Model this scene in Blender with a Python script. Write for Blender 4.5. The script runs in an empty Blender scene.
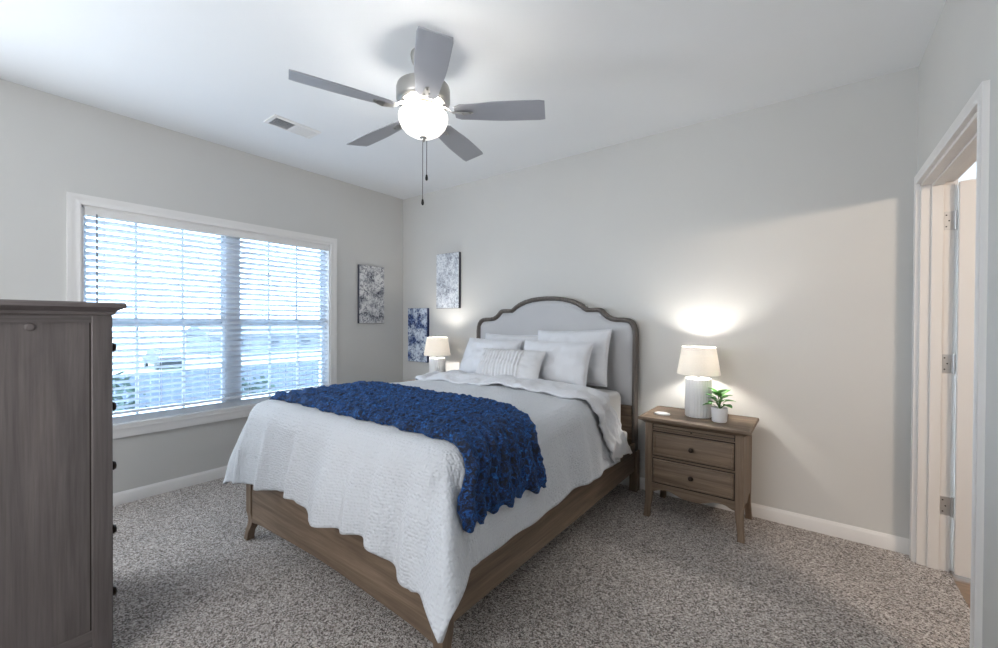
import bpy, bmesh, math, random
from mathutils import Vector, Matrix, noise
random.seed(7)
PI = math.pi
sc = bpy.context.scene
COL = sc.collection
def V(*a): return Vector(a)

# ------------------------------------------------------------------ camera
W_ROOM, H_ROOM, Y_NEAR = 4.355, 2.74, -4.45
yaw, pitch, roll, foc = -0.644975, -0.0078657, 0.0050769, 416.218
F = V(math.sin(yaw)*math.cos(pitch), math.cos(yaw)*math.cos(pitch), math.sin(pitch))
R = V(math.cos(yaw), -math.sin(yaw), 0)
U = R.cross(F)
R2 = R*math.cos(roll) + U*math.sin(roll)
U2 = U*math.cos(roll) - R*math.sin(roll)
cam_d = bpy.data.cameras.new('camera')
cam_d.sensor_width = 36; cam_d.lens = foc*36/998; cam_d.clip_start = 0.05; cam_d.clip_end = 300
cam = bpy.data.objects.new('camera', cam_d); COL.objects.link(cam)
M = Matrix(((R2.x, U2.x, -F.x, 3.8924), (R2.y, U2.y, -F.y, -3.2704), (R2.z, U2.z, -F.z, 1.3075), (0, 0, 0, 1)))
cam.matrix_world = M
sc.camera = cam

# ------------------------------------------------------------------ view, world, daylight, added fill
sc.view_settings.view_transform = 'Standard'
sc.view_settings.look = 'None'
sc.view_settings.gamma = 1
sc.view_settings.exposure = 0.26
sc.view_settings.use_curve_mapping = False
world = bpy.data.worlds.new('world'); sc.world = world; world.use_nodes = True
wn = world.node_tree.nodes; wn['Background'].inputs[0].default_value = (0.62, 0.80, 1.0, 1); wn['Background'].inputs[1].default_value = 13.0

def light(name, kind, loc, power, color=(1, 1, 1), size=0.1, size_y=None, target=None):
    d = bpy.data.lights.new(name, kind); d.energy = power; d.color = color
    if kind == 'AREA':
        d.shape = 'RECTANGLE'; d.size = size; d.size_y = size_y or size
    elif kind == 'SUN': d.angle = size
    else: d.shadow_soft_size = size
    o = bpy.data.objects.new(name, d); COL.objects.link(o); o.location = loc
    if target is not None:
        o.rotation_euler = (Vector(target)-Vector(loc)).to_track_quat('-Z', 'Y').to_euler()
    return o
portal = light('window_sky_portal', 'AREA', (-0.12, -1.83, 1.31), 1, size=1.5, size_y=1.8, target=(3, -1.83, 1.31))
portal.data.cycles.is_portal = True
portal.rotation_euler = (PI/2, 0, -PI/2); portal.data.size = 1.8; portal.data.size_y = 1.5
# unseen area lights added as fill, from the left wall and from behind
light('left_fill_light', 'AREA', (0.05, -3.78, 1.32), 76, (0.84, 0.92, 1.0), 1.5, 1.0, target=(3.0, -3.3, 1.15))
light('rear_fill_light', 'AREA', (2.3, Y_NEAR+0.05, 1.6), 46, (0.97, 0.98, 1.0), 2.0, 1.6, target=(2.0, 0, 1.1))

# ------------------------------------------------------------------ helpers
def link(o): COL.objects.link(o); return o
def obj(name, bm, m, parent=None, smooth=True, loc=None, bevel=None, sharp=40):
    me = bpy.data.meshes.new(name)
    bmesh.ops.recalc_face_normals(bm, faces=bm.faces[:])
    bm.to_mesh(me); bm.free()
    ms = m if isinstance(m, (list, tuple)) else [m]
    for x in ms: me.materials.append(x)
    if smooth:
        me.polygons.foreach_set('use_smooth', [True]*len(me.polygons))
        me.set_sharp_from_angle(angle=math.radians(sharp))
    o = link(bpy.data.objects.new(name, me))
    if parent: o.parent = parent
    if loc: o.location = loc
    if bevel:
        b = o.modifiers.new('bevel', 'BEVEL'); b.width = bevel; b.segments = 2; b.limit_method = 'ANGLE'; b.angle_limit = math.radians(35)
        b.harden_normals = False
    return o
def tag(o, label, cat, group=None, kind=None):
    o['label'] = label; o['category'] = cat
    if group: o['group'] = group
    if kind: o['kind'] = kind
    return o
def thing(name, label, cat, loc=(0, 0, 0), rotz=0, group=None):
    o = link(bpy.data.objects.new(name, None)); o.location = loc; o.rotation_euler = (0, 0, rotz); o.empty_display_size = 0.1
    return tag(o, label, cat, group)
def struct(name, bm, m, parent=None, **k):
    o = obj(name, bm, m, parent, **k)
    if not parent: o['kind'] = 'structure'
    return o
def NB(): return bmesh.new()
def box(bm, x0, x1, y0, y1, z0, z1, mi=0):
    vs = [bm.verts.new(p) for p in ((x0,y0,z0),(x1,y0,z0),(x1,y1,z0),(x0,y1,z0),(x0,y0,z1),(x1,y0,z1),(x1,y1,z1),(x0,y1,z1))]
    for f in ((0,3,2,1),(4,5,6,7),(0,1,5,4),(1,2,6,5),(2,3,7,6),(3,0,4,7)):
        fc = bm.faces.new([vs[i] for i in f]); fc.material_index = mi
    return bm
def loft(bm, rings, close=True, cap0=True, cap1=True, mi=0):
    vr = [[bm.verts.new(p) for p in r] for r in rings]
    n = len(vr[0])
    for a, b in zip(vr, vr[1:]):
        for i in range(n if close else n-1):
            j = (i+1) % n
            f = bm.faces.new((a[i], a[j], b[j], b[i])); f.material_index = mi
    if cap0: bm.faces.new(vr[0][::-1]).material_index = mi
    if cap1: bm.faces.new(vr[-1]).material_index = mi
    return vr
def lathe(bm, prof, c=(0, 0, 0), n=40, cap0=True, cap1=True, mi=0, sx=1, sy=1, flute=0, nf=0):
    rings = []
    for r, z in prof:
        ring = []
        for i in range(n):
            a = 2*PI*i/n
            rr = r - (flute*(0.5+0.5*math.cos(nf*a)) if nf else 0)
            ring.append((c[0]+rr*sx*math.cos(a), c[1]+rr*sy*math.sin(a), c[2]+z))
        rings.append(ring)
    return loft(bm, rings, True, cap0, cap1, mi)
def tube(bm, pts, r, n=10, mi=0):
    pts = [Vector(p) for p in pts]; rings = []
    for i, p in enumerate(pts):
        t = (pts[min(i+1, len(pts)-1)]-pts[max(i-1, 0)]).normalized()
        up = V(0, 0, 1) if abs(t.z) < 0.9 else V(1, 0, 0)
        a = t.cross(up).normalized(); b = t.cross(a)
        rr = r[i] if isinstance(r, (list, tuple)) else r
        rings.append([p + (a*math.cos(2*PI*k/n)+b*math.sin(2*PI*k/n))*rr for k in range(n)])
    loft(bm, rings, mi=mi)
def prism(bm, poly, axis, a, b, mi=0):
    """poly of 2-D points extruded along axis from a to b (the poly lives in the two other axes, in xyz order)"""
    def P(p, t):
        q = [p[0], p[1]]; q.insert(axis, t); return q
    return loft(bm, [[P(p, a) for p in poly], [P(p, b) for p in poly]], mi=mi)
def grid(bm, nu, nv, fn, mi=0, uv=False):
    g = [[bm.verts.new(fn(i/nu, j/nv)) for j in range(nv+1)] for i in range(nu+1)]
    lay = bm.loops.layers.uv.new('UVMap') if uv else None
    for i in range(nu):
        for j in range(nv):
            f = bm.faces.new((g[i][j], g[i+1][j], g[i+1][j+1], g[i][j+1])); f.material_index = mi
            if uv:
                for l, (a, b) in zip(f.loops, ((i, j), (i+1, j), (i+1, j+1), (i, j+1))): l[lay].uv = (a/nu, b/nv)
    return g
def sm(a, b, x):
    t = max(0, min(1, (x-a)/(b-a))); return t*t*(3-2*t)
def N3(x, y, z=0.0): return noise.noise(V(x, y, z))

# ------------------------------------------------------------------ materials
def srgb(r, g, b):
    f = lambda c: (c/255/12.92) if c/255 <= 0.04045 else ((c/255+0.055)/1.055)**2.4
    return (f(r), f(g), f(b), 1)
class NT:
    def __init__(s, name):
        s.m = bpy.data.materials.new(name); s.m.use_nodes = True; s.t = s.m.node_tree; s.p = s.t.nodes['Principled BSDF']; s.out = s.t.nodes['Material Output']
    def n(s, typ, **k):
        x = s.t.nodes.new(typ)
        for a, b in k.items(): setattr(x, a, b)
        return x
    def l(s, a, b): s.t.links.new(a, b)
    def coords(s, scale=(1, 1, 1), kind='Object', rot=(0, 0, 0)):
        c = s.n('ShaderNodeTexCoord'); mp = s.n('ShaderNodeMapping'); mp.inputs['Scale'].default_value = scale; mp.inputs['Rotation'].default_value = rot
        s.l(c.outputs[kind], mp.inputs[0]); return mp.outputs[0]
    def noise(s, vec, scale, detail=4, rough=0.5, dist=0):
        x = s.n('ShaderNodeTexNoise'); x.inputs['Scale'].default_value = scale; x.inputs['Detail'].default_value = detail; x.inputs['Roughness'].default_value = rough; x.inputs['Distortion'].default_value = dist
        s.l(vec, x.inputs['Vector']); return x.outputs['Fac']
    def ramp(s, fac, stops):
        x = s.n('ShaderNodeValToRGB'); e = x.color_ramp.elements
        while len(e) < len(stops): e.new(0.5)
        for el, (p, c) in zip(e, stops): el.position = p; el.color = c
        s.l(fac, x.inputs[0]); return x.outputs[0]
    def mix(s, fac, a, b, mode='MIX'):
        x = s.n('ShaderNodeMix', data_type='RGBA', blend_type=mode)
        for v, i in ((fac, 0), (a, 6), (b, 7)):
            if isinstance(v, (int, float, tuple)): x.inputs[i].default_value = v
            else: s.l(v, x.inputs[i])
        return x.outputs[2]
    def bump(s, h, strength, dist=0.01, normal=None):
        b = s.n('ShaderNodeBump'); b.inputs['Strength'].default_value = strength; b.inputs['Distance'].default_value = dist
        s.l(h, b.inputs['Height'])
        if normal: s.l(normal, b.inputs['Normal'])
        s.l(b.outputs[0], s.p.inputs['Normal']); return b.outputs[0]
    def setp(s, **k):
        for a, b in k.items():
            i = s.p.inputs[a.replace('_', ' ')]
            if isinstance(b, (int, float, tuple)): i.default_value = b
            else: s.l(b, i)
def plain(name, col, rough=0.5, metal=0, bump=0, bscale=200, vary=0.04, **k):
    t = NT(name); v = t.coords()
    n_ = t.noise(v, 3.0, 3)
    d = tuple(c*(1-vary) for c in col[:3])+(1,); u = tuple(min(1, c*(1+vary)) for c in col[:3])+(1,)
    t.setp(Base_Color=t.ramp(n_, [(0.3, d), (0.7, u)]), Roughness=rough, Metallic=metal, **k)
    if bump: t.bump(t.noise(v, bscale, 3), bump, 0.002)
    return t.m
def wood(name, dark, mid, light_, axis=0, rough=0.55, scale=1.0):
    t = NT(name); s1 = [26*scale]*3; s1[axis] = 1.6*scale; s2 = [150*scale]*3; s2[axis] = 5*scale
    a = t.noise(t.coords(tuple(s1)), 1.0, 6, 0.6, 0.8); b = t.noise(t.coords(tuple(s2)), 1.0, 4, 0.6)
    c1 = t.ramp(a, [(0.28, dark), (0.5, mid), (0.75, light_)])
    c2 = t.ramp(b, [(0.35, (0.74, 0.72, 0.70, 1)), (0.6, (1, 1, 1, 1))])
    t.setp(Base_Color=t.mix(0.75, c1, c2, 'MULTIPLY'), Roughness=rough)
    t.bump(b, 0.25, 0.002); return t.m

M_wall = plain('wall_paint', srgb(201, 200, 197), 0.9, bump=0.08, bscale=350, vary=0.008)
M_ceil = plain('ceiling_paint', srgb(228, 230, 232), 0.95, bump=0.1, bscale=250, vary=0.008)
M_trim = plain('trim_paint', srgb(224, 222, 220), 0.42, vary=0.006)
M_doorp = plain('door_paint', srgb(220, 216, 212), 0.45, vary=0.006)
M_vinyl = plain('window_vinyl', srgb(215, 220, 226), 0.4, vary=0.01)
M_nickel = plain('brushed_nickel', srgb(178, 176, 172), 0.32, 1.0, vary=0.03)
M_hinge = plain('hinge_nickel', srgb(200, 200, 200), 0.4, 0.8)
M_black = plain('dark_metal', srgb(32, 29, 28), 0.4, 0.6)
M_bronze = plain('dark_bronze', srgb(52, 42, 36), 0.4, 0.7)
oak_d, oak_m, oak_l = srgb(94, 78, 64), srgb(118, 100, 83), srgb(140, 121, 103)
M_oakx = wood('weathered_oak_x', oak_d, oak_m, oak_l, 0)
M_oaky = wood('weathered_oak_y', oak_d, oak_m, oak_l, 1)
M_oakz = wood('weathered_oak_z', oak_d, oak_m, oak_l, 2)
M_oakf = wood('headboard_frame_oak', srgb(78, 72, 68), srgb(98, 91, 86), srgb(116, 108, 102), 2)
M_groove = plain('dark_oak_gap', srgb(40, 32, 27), 0.8)

def carpet():
    t = NT('speckled_carpet'); v = t.coords()
    vo = t.n('ShaderNodeTexVoronoi'); vo.inputs['Scale'].default_value = 190; vo.inputs['Randomness'].default_value = 1
    w = t.n('ShaderNodeVectorMath', operation='ADD'); nz = t.n('ShaderNodeTexNoise'); nz.inputs['Scale'].default_value = 60; nz.inputs['Detail'].default_value = 2
    t.l(v, nz.inputs['Vector']); sc_ = t.n('ShaderNodeVectorMath', operation='SCALE'); sc_.inputs['Scale'].default_value = 0.02
    t.l(nz.outputs['Color'], sc_.inputs[0]); t.l(v, w.inputs[0]); t.l(sc_.outputs[0], w.inputs[1]); t.l(w.outputs[0], vo.inputs['Vector'])
    sep = t.n('ShaderNodeSeparateColor'); t.l(vo.outputs['Color'], sep.inputs[0])
    c = t.ramp(sep.outputs[0], [(0.0, srgb(68, 58, 52)), (0.22, srgb(120, 108, 100)), (0.45, srgb(172, 160, 152)), (0.75, srgb(214, 205, 199)), (1.0, srgb(240, 235, 230))])
    big = t.ramp(t.noise(v, 2.2, 3, 0.5), [(0.3, (0.86, 0.86, 0.86, 1)), (0.7, (1, 1, 1, 1))])
    t.setp(Base_Color=t.mix(1.0, c, big, 'MULTIPLY'), Roughness=1.0, Sheen_Weight=0.2)
    inv = t.n('ShaderNodeMath', operation='SUBTRACT'); inv.inputs[0].default_value = 1; t.l(vo.outputs['Distance'], inv.inputs[1])
    t.bump(inv.outputs[0], 0.8, 0.008); return t.m
M_carpet = carpet()

def fabric(name, col, scale=260, strength=0.3, rough=0.95, sheen=0.2, waffle=False, vary=0.03, dist=0.002, crumple=0, cs=7):
    t = NT(name); v = t.coords()
    n_ = t.noise(v, 5, 3); d = tuple(c*(1-vary) for c in col[:3])+(1,)
    t.setp(Base_Color=t.ramp(n_, [(0.3, d), (0.7, col)]), Roughness=rough, Sheen_Weight=sheen)
    nrm = None
    if crumple:
        nrm = t.bump(t.noise(v, cs, 5, 0.55, 0.6), crumple, 0.02)
    if waffle:
        vo = t.n('ShaderNodeTexVoronoi', feature='SMOOTH_F1'); vo.inputs['Scale'].default_value = scale; vo.inputs['Randomness'].default_value = 0.45
        t.l(t.coords((1, 1, 1)), vo.inputs['Vector']); t.bump(vo.outputs['Distance'], strength, dist, nrm)
    else: t.bump(t.noise(v, scale, 2), strength, dist, nrm)
    return t.m
M_duvet = fabric('white_seersucker', srgb(198, 201, 206), 85, 0.8, waffle=True, dist=0.009, crumple=0.35, cs=9)
M_duvet2 = fabric('white_crumpled_cotton', srgb(212, 213, 217), 140, 0.2, crumple=0.6, cs=16)
M_pillow = fabric('white_pillow_cotton', srgb(212, 213, 217), 300, 0.12, crumple=0.3, cs=9)
M_lumbar = fabric('ribbed_white_cotton', srgb(206, 206, 208), 220, 0.3)
M_matt = fabric('mattress_ticking', srgb(215, 214, 213), 120, 0.3, waffle=True)
M_uphol = fabric('grey_linen_upholstery', srgb(186, 186, 188), 420, 0.35)
def throwm():
    t = NT('blue_faux_fur'); v = t.coords((1, 1, 1))
    a = t.noise(v, 55, 4, 0.7, 1.0); b = t.noise(t.coords((5, 30, 8)), 1, 3, 0.6)
    c = t.ramp(a, [(0.40, srgb(1, 6, 18)), (0.50, srgb(2, 24, 56)), (0.58, srgb(6, 70, 142)), (0.72, srgb(48, 138, 212))])
    c2 = t.ramp(b, [(0.35, (0.25, 0.3, 0.38, 1)), (0.62, (1, 1, 1, 1))])
    t.setp(Base_Color=t.mix(0.8, c, c2, 'MULTIPLY'), Roughness=0.75, Sheen_Weight=0.5, Sheen_Roughness=0.35, Sheen_Tint=srgb(50, 140, 235))
    t.bump(a, 1.0, 0.012); return t.m
M_throw = throwm()
def shadem():
    t = NT('lamp_shade_linen'); v = t.coords(); n_ = t.noise(v, 260, 2)
    t.setp(Base_Color=t.ramp(n_, [(0.3, srgb(232, 228, 222)), (0.7, srgb(246, 243, 238))]), Roughness=0.9)
    tr = t.n('ShaderNodeBsdfTranslucent'); tr.inputs[0].default_value = srgb(236, 232, 226); mx = t.n('ShaderNodeMixShader'); mx.inputs[0].default_value = 0.4
    t.l(t.p.outputs[0], mx.inputs[1]); t.l(tr.outputs[0], mx.inputs[2]); t.l(mx.outputs[0], t.out.inputs[0]); return t.m
M_shade = shadem()
def slatm():
    t = NT('blind_slat_white'); v = t.coords(); n_ = t.noise(v, 4, 2)
    t.setp(Base_Color=t.ramp(n_, [(0.3, srgb(232, 234, 238)), (0.7, srgb(240, 242, 245))]), Roughness=0.45)
    tr = t.n('ShaderNodeBsdfTranslucent'); tr.inputs[0].default_value = srgb(240, 246, 255); mx = t.n('ShaderNodeMixShader'); mx.inputs[0].default_value = 0.25
    t.l(t.p.outputs[0], mx.inputs[1]); t.l(tr.outputs[0], mx.inputs[2]); t.l(mx.outputs[0], t.out.inputs[0]); return t.m
M_slat = slatm()
def emit(name, col, s):
    t = NT(name); t.setp(Base_Color=col, Emission_Color=col, Emission_Strength=s, Roughness=0.4); return t.m
M_bowl = emit('lit_frosted_glass', (1.0, 0.96, 0.9, 1), 1.15)
M_bulb = emit('lit_bulb', (1.0, 0.9, 0.75, 1), 3)
def glassm():
    t = NT('window_glass'); g = t.n('ShaderNodeBsdfGlossy'); g.inputs['Roughness'].default_value = 0.02
    tr = t.n('ShaderNodeBsdfTransparent'); tr.inputs[0].default_value = (0.95, 0.98, 1, 1)
    fr = t.n('ShaderNodeFresnel'); mx = t.n('ShaderNodeMixShader'); t.l(fr.outputs[0], mx.inputs[0]); t.l(tr.outputs[0], mx.inputs[1]); t.l(g.outputs[0], mx.inputs[2]); t.l(mx.outputs[0], t.out.inputs[0]); return t.m
M_glass = glassm()

# ------------------------------------------------------------------ room shell
W, H, YN = W_ROOM, H_ROOM, Y_NEAR
WY0, WY1, WZ0, WZ1 = -2.727, -0.938, 0.56, 2.064          # window opening (left wall)
DY0, DY1, DZ = -1.146, -0.092, 2.062                       # door opening (right wall)
XH = 6.3                                                   # far side of the hall beyond the door
bm = NB(); box(bm, 0, W+0.125, YN, 0, -0.12, 0.0); struct('floor', bm, M_carpet)
t_ = NT('hall_plank_floor'); v_ = t_.coords((1, 6, 1)); t_.setp(Base_Color=t_.ramp(t_.noise(v_, 6, 4), [(0.3, srgb(120, 98, 80)), (0.7, srgb(158, 134, 112))]), Roughness=0.4)
bm = NB(); box(bm, W+0.125, XH, YN, 0.6, -0.12, -0.008); o = struct('floor', bm, t_.m)
bm = NB(); box(bm, -0.15, XH, YN-0.12, 0.72, H, H+0.12); struct('ceiling', bm, M_ceil)
bm = NB()
box(bm, -0.15, 0, YN-0.12, WY0, -0.12, H); box(bm, -0.15, 0, WY1, 0.12, -0.12, H); box(bm, -0.15, 0, WY0, WY1, -0.12, WZ0); box(bm, -0.15, 0, WY0, WY1, WZ1, H)
struct('wall_left', bm, M_wall, smooth=False)
bm = NB(); box(bm, 0, W+0.125, 0, 0.12, -0.12, H); struct('wall_back', bm, M_wall, smooth=False)
bm = NB()
box(bm, W, W+0.125, YN, DY0, 0, H); box(bm, W, W+0.125, DY1, 0, 0, H); box(bm, W, W+0.125, DY0, DY1, DZ, H)
struct('wall_right', bm, M_wall, smooth=False)
bm = NB(); box(bm, 0, XH, YN-0.12, YN, -0.12, H); struct('wall_front', bm, M_wall, smooth=False)
bm = NB(); box(bm, XH, XH+0.12, YN-0.12, 0.72, -0.12, H); box(bm, W+0.125, XH, 0.6, 0.72, -0.12, H); struct('wall_hall', bm, M_wall, smooth=False)

# baseboards: profile (depth, height)
BB = [(0, 0), (0.014, 0), (0.014, 0.066), (0.011, 0.074), (0.007, 0.080), (0.005, 0.086), (0, 0.086)]
bm = NB(); prism(bm, [(d, z) for d, z in BB], 1, YN, 0); struct('baseboard_left', bm, M_trim)
bm = NB(); prism(bm, [(-d, z) for d, z in BB], 0, 0.014, W-0.0); struct('baseboard_back', bm, M_trim)
bm = NB(); prism(bm, [(W-d, z) for d, z in BB], 1, YN, DY0-0.051); struct('baseboard_right', bm, M_trim)

# moulded casing with mitred corners
CP = [(0, 0), (0, 0.017), (0.007, 0.019), (0.011, 0.016), (0.030, 0.014), (0.038, 0.018), (0.050, 0.018), (0.050, 0)]   # (distance from opening, thickness)
def casing(bm, P, sx, x, y0, y1, z0, z1, closed, scale=1.0):
    """frame moulding round an opening in a plane of constant x; y0/y1/z0/z1 are the opening's edges"""
    cs = [(y0, z0, -1, -1), (y0, z1, -1, 1), (y1, z1, 1, 1), (y1, z0, 1, -1)]
    rings = []
    for (y, z, dy, dz) in cs:
        if not closed and dz < 0: rings.append([(x+sx*t, y+dy*d*scale, z) for d, t in P])
        else: rings.append([(x+sx*t, y+dy*d*scale, z+dz*d*scale) for d, t in P])
    if closed: rings.append(rings[0]); loft(bm, rings, cap0=False, cap1=False)
    else: loft(bm, rings)
    bmesh.ops.remove_doubles(bm, verts=bm.verts[:], dist=1e-5)

# ---- window
bm = NB(); fx0, fx1 = -0.14, -0.075
fr = 0.02
box(bm, fx0, fx1, WY0, WY0+fr, WZ0, WZ1); box(bm, fx0, fx1, WY1-fr, WY1, WZ0, WZ1); box(bm, fx0, fx1+0.02, WY0+fr, WY1-fr, WZ0, WZ0+0.05); box(bm, fx0, fx1, WY0+fr, WY1-fr, WZ1-fr, WZ1)
ym = -1.795
box(bm, fx0, fx1+0.01, ym-0.055, ym+0.055, WZ0+fr, WZ1-fr)
win = struct('window_1', bm, M_vinyl, smooth=False, bevel=0.003)
zr = 1.285
for (a, b) in ((WY0+fr, ym-0.055), (ym+0.055, WY1-fr)):
    for (z0, z1, dx) in ((WZ0+fr, zr+0.02, 0.012), (zr-0.02, WZ1-fr, -0.012)):
        bm = NB(); x0, x1 = -0.118+dx, -0.094+dx; s = 0.020
        box(bm, x0, x1, a, a+s, z0, z1); box(bm, x0, x1, b-s, b, z0, z1); box(bm, x0, x1, a+s, b-s, z0, z0+s); box(bm, x0, x1, a+s, b-s, z1-s, z1)
        sash = obj('sash', bm, M_vinyl, win, smooth=False, bevel=0.002)
        bm = NB()
        for k in (1, 2):
            yy = a+(b-a)*k/3; box(bm, x0+0.006, x1-0.006, yy-0.009, yy+0.009, z0+s, z1-s)
        obj('muntin', bm, M_vinyl, sash, smooth=False)
        bm = NB(); box(bm, -0.107+dx, -0.103+dx, a+s-0.005, b-s+0.005, z0+s-0.005, z1-s+0.005); obj('window_glass', bm, M_glass, sash, smooth=False)
bm = NB(); casing(bm, [(d*1.36, t) for d, t in CP], 1, 0, WY0, WY1, WZ0-0.02, WZ1, True); obj('casing', bm, M_trim, win)
bm = NB()   # jamb liner of the recess
box(bm, -0.075, 0.004, WY0-0.001, WY0+0.012, WZ0, WZ1); box(bm, -0.075, 0.004, WY1-0.012, WY1+0.001, WZ0, WZ1); box(bm, -0.075, 0.004, WY0, WY1, WZ1-0.012, WZ1+0.001); box(bm, -0.075, 0.012, WY0, WY1, WZ0-0.02, WZ0+0.004)
obj('jamb_liner', bm, M_trim, win, smooth=False)

# ---- frame added round the unseen rear fill light, no opening in the wall
bm = NB(); box(bm, 1.3, 3.3, YN, YN+0.015, 0.74, 0.8); box(bm, 1.3, 3.3, YN, YN+0.015, 2.4, 2.46); box(bm, 1.24, 1.3, YN, YN+0.015, 0.74, 2.46); box(bm, 3.3, 3.36, YN, YN+0.015, 0.74, 2.46)
struct('rear_fill_frame', bm, M_trim, smooth=False)
bm = NB(); casing(bm, [(d*1.36, t) for d, t in CP], 1, 0, -4.30, -3.26, 0.54, 2.064, True); struct('left_fill_frame', bm, M_trim, smooth=False)  # casing added round the unseen left fill light, wall stays solid

# ---- blind
bl = thing('window_blind', 'wide white horizontal slat blind lowered over the bright window', 'blind', (-0.03, (WY0+WY1)/2, WZ0))
bw = (WY1-WY0)/2-0.016; top = WZ1-WZ0
bm = NB(); box(bm, -0.03, 0.034, -bw, bw, top-0.062, top-0.012); obj('headrail', bm, M_trim, bl, smooth=False, bevel=0.003)
bm = NB(); pitch_s = 0.0445; zz = 0.120; tilt = math.radians(28)
while zz < top-0.075:
    rings = []
    for yy in (-bw, bw):
        ring = []
        for sgn in (1, -1):
            for k in range(5):
                q = (-1+k*0.5)*sgn; d = 0.0245*q
                crown = 0.0028*(1-q*q)
                x = d*math.cos(tilt); z = d*math.sin(tilt)+crown+0.0008*sgn
                ring.append((x, yy, zz+z))
        rings.append(ring)
    loft(bm, rings); zz += pitch_s
o = obj('slats', bm, M_slat, bl, sharp=50)
bm = NB(); box(bm, -0.022, 0.026, -bw, bw, 0.074, 0.092); obj('bottom_rail', bm, M_slat, bl, smooth=False, bevel=0.003)
ncord = 6
for k in range(ncord):
    yy = -bw+0.1+(2*bw-0.2)*k/(ncord-1)
    bm = NB()
    for xx in (-0.026, 0.026): tube(bm, [(xx, yy, 0.08), (xx, yy, top-0.06)], 0.0014, 5)
    obj('ladder_cord', bm, M_trim, bl)
bm = NB(); tube(bm, [(0.040, -2.652-(WY0+WY1)/2, top-0.05), (0.042, -2.652-(WY0+WY1)/2, 0.72)], 0.0045, 8); obj('tilt_wand', bm, plain('grey_wand', srgb(110, 115, 122), 0.3), bl)['label'] = 'thin grey tilt wand'

# ---- door to the hall
bm = NB()
box(bm, W-0.0, W+0.125, DY1-0.016, DY1+0.001, 0, DZ+0.001); box(bm, W, W+0.125, DY0-0.001, DY0+0.016, 0, DZ+0.001); box(bm, W, W+0.125, DY0, DY1, DZ-0.016, DZ+0.001)
sx0, sx1 = W+0.062, W+0.078
trim = struct('trim_1', bm, M_doorp, smooth=False, bevel=0.002)
bm = NB()
box(bm, W+0.040, W+0.085, DY1-0.028, DY1-0.016, 0, DZ-0.016); box(bm, W+0.040, W+0.085, DY0+0.016, DY0+0.028, 0, DZ-0.016); box(bm, W+0.040, W+0.085, DY0+0.016, DY1-0.016, DZ-0.028, DZ-0.016)
obj('door_stop', bm, M_doorp, trim, smooth=False, bevel=0.003)
bm = NB(); casing(bm, CP, -1, W, DY0, DY1, 0, DZ, False); obj('casing', bm, M_trim, trim)
bm = NB(); casing(bm, CP, 1, W+0.125, DY0, DY1+0.006, 0, DZ, False); obj('casing', bm, M_doorp, trim)
dr = link(bpy.data.objects.new('door_1', None)); dr['kind'] = 'structure'; dr.location = (W+0.137, DY1-0.024, 0); dr.rotation_euler = (0, 0, math.radians(-5))
bm = NB(); box(bm, 0, 0.8, -0.035, 0, 0.012, 2.035)
obj('door_leaf', bm, M_doorp, dr, smooth=False, bevel=0.004)
for z0 in (1.843, 1.094, 0.345):
    bm = NB(); box(bm, W+0.086, W+0.126, DY1-0.0182, DY1-0.015, z0-0.048, z0+0.048); 
    h = obj('hinge', bm, M_hinge, trim, smooth=False)
    bm = NB(); tube(bm, [(W+0.130, DY1-0.022, z0-0.050), (W+0.130, DY1-0.022, z0+0.050)], 0.0065, 12); obj('hinge_pin', bm, M_hinge, h)
    for (a, c) in ((0.096, 0.03), (0.106, 0), (0.096, -0.03)):
        bm = NB(); tube(bm, [(W+a, DY1-0.0178, z0+c), (W+a, DY1-0.0186, z0+c)], 0.0035, 10); obj('screw', bm, M_black, h)

# ------------------------------------------------------------------ wall art
def art(name, base, cols, seed, blue=False, corner=0.0):
    t = NT(name); c = t.n('ShaderNodeTexCoord'); mp = t.n('ShaderNodeMapping'); mp.inputs['Location'].default_value = (seed, seed*0.7, seed*1.3); t.l(c.outputs['Object'], mp.inputs[0]); v = mp.outputs[0]
    big = t.noise(v, 6.5, 3, 0.5, 0.4); fine = t.noise(v, 30, 5, 0.7, 1.2)
    vo = t.n('ShaderNodeTexVoronoi', feature='F1'); vo.inputs['Scale'].default_value = 21; t.l(v, vo.inputs['Vector'])
    petals = t.ramp(vo.outputs['Distance'], [(0.25, (1, 1, 1, 1)), (0.62, (0, 0, 0, 1))])
    a = t.ramp(fine, [(0.42, cols[0]), (0.5, cols[1]), (0.57, cols[2])])
    b = t.ramp(fine, [(0.42, cols[1]), (0.53, cols[3])])
    m1 = t.ramp(big, [(0.42, (0, 0, 0, 1)), (0.56, (1, 1, 1, 1))])
    cc = t.mix(m1, a, b); cc = t.mix(t.mix(1.0, petals, m1, 'MULTIPLY') if blue else 0.0, cc, cols[3])
    t.setp(Base_Color=cc, Roughness=0.75); t.bump(fine, 0.3, 0.003); return t.m
A1 = art('floral_canvas_grey', None, [srgb(60, 60, 72), srgb(132, 134, 142), srgb(185, 187, 192), srgb(222, 222, 222)], 3.1)
A2 = art('floral_canvas_pale', None, [srgb(138, 142, 154), srgb(186, 192, 202), srgb(208, 214, 222), srgb(228, 232, 236)], 8.4)
A3 = art('floral_canvas_blue', None, [srgb(16, 30, 70), srgb(34, 62, 120), srgb(120, 138, 175), srgb(205, 215, 226)], 5.7, True)
M_edge = plain('canvas_edge_dark', srgb(70, 72, 84), 0.8)
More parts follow.
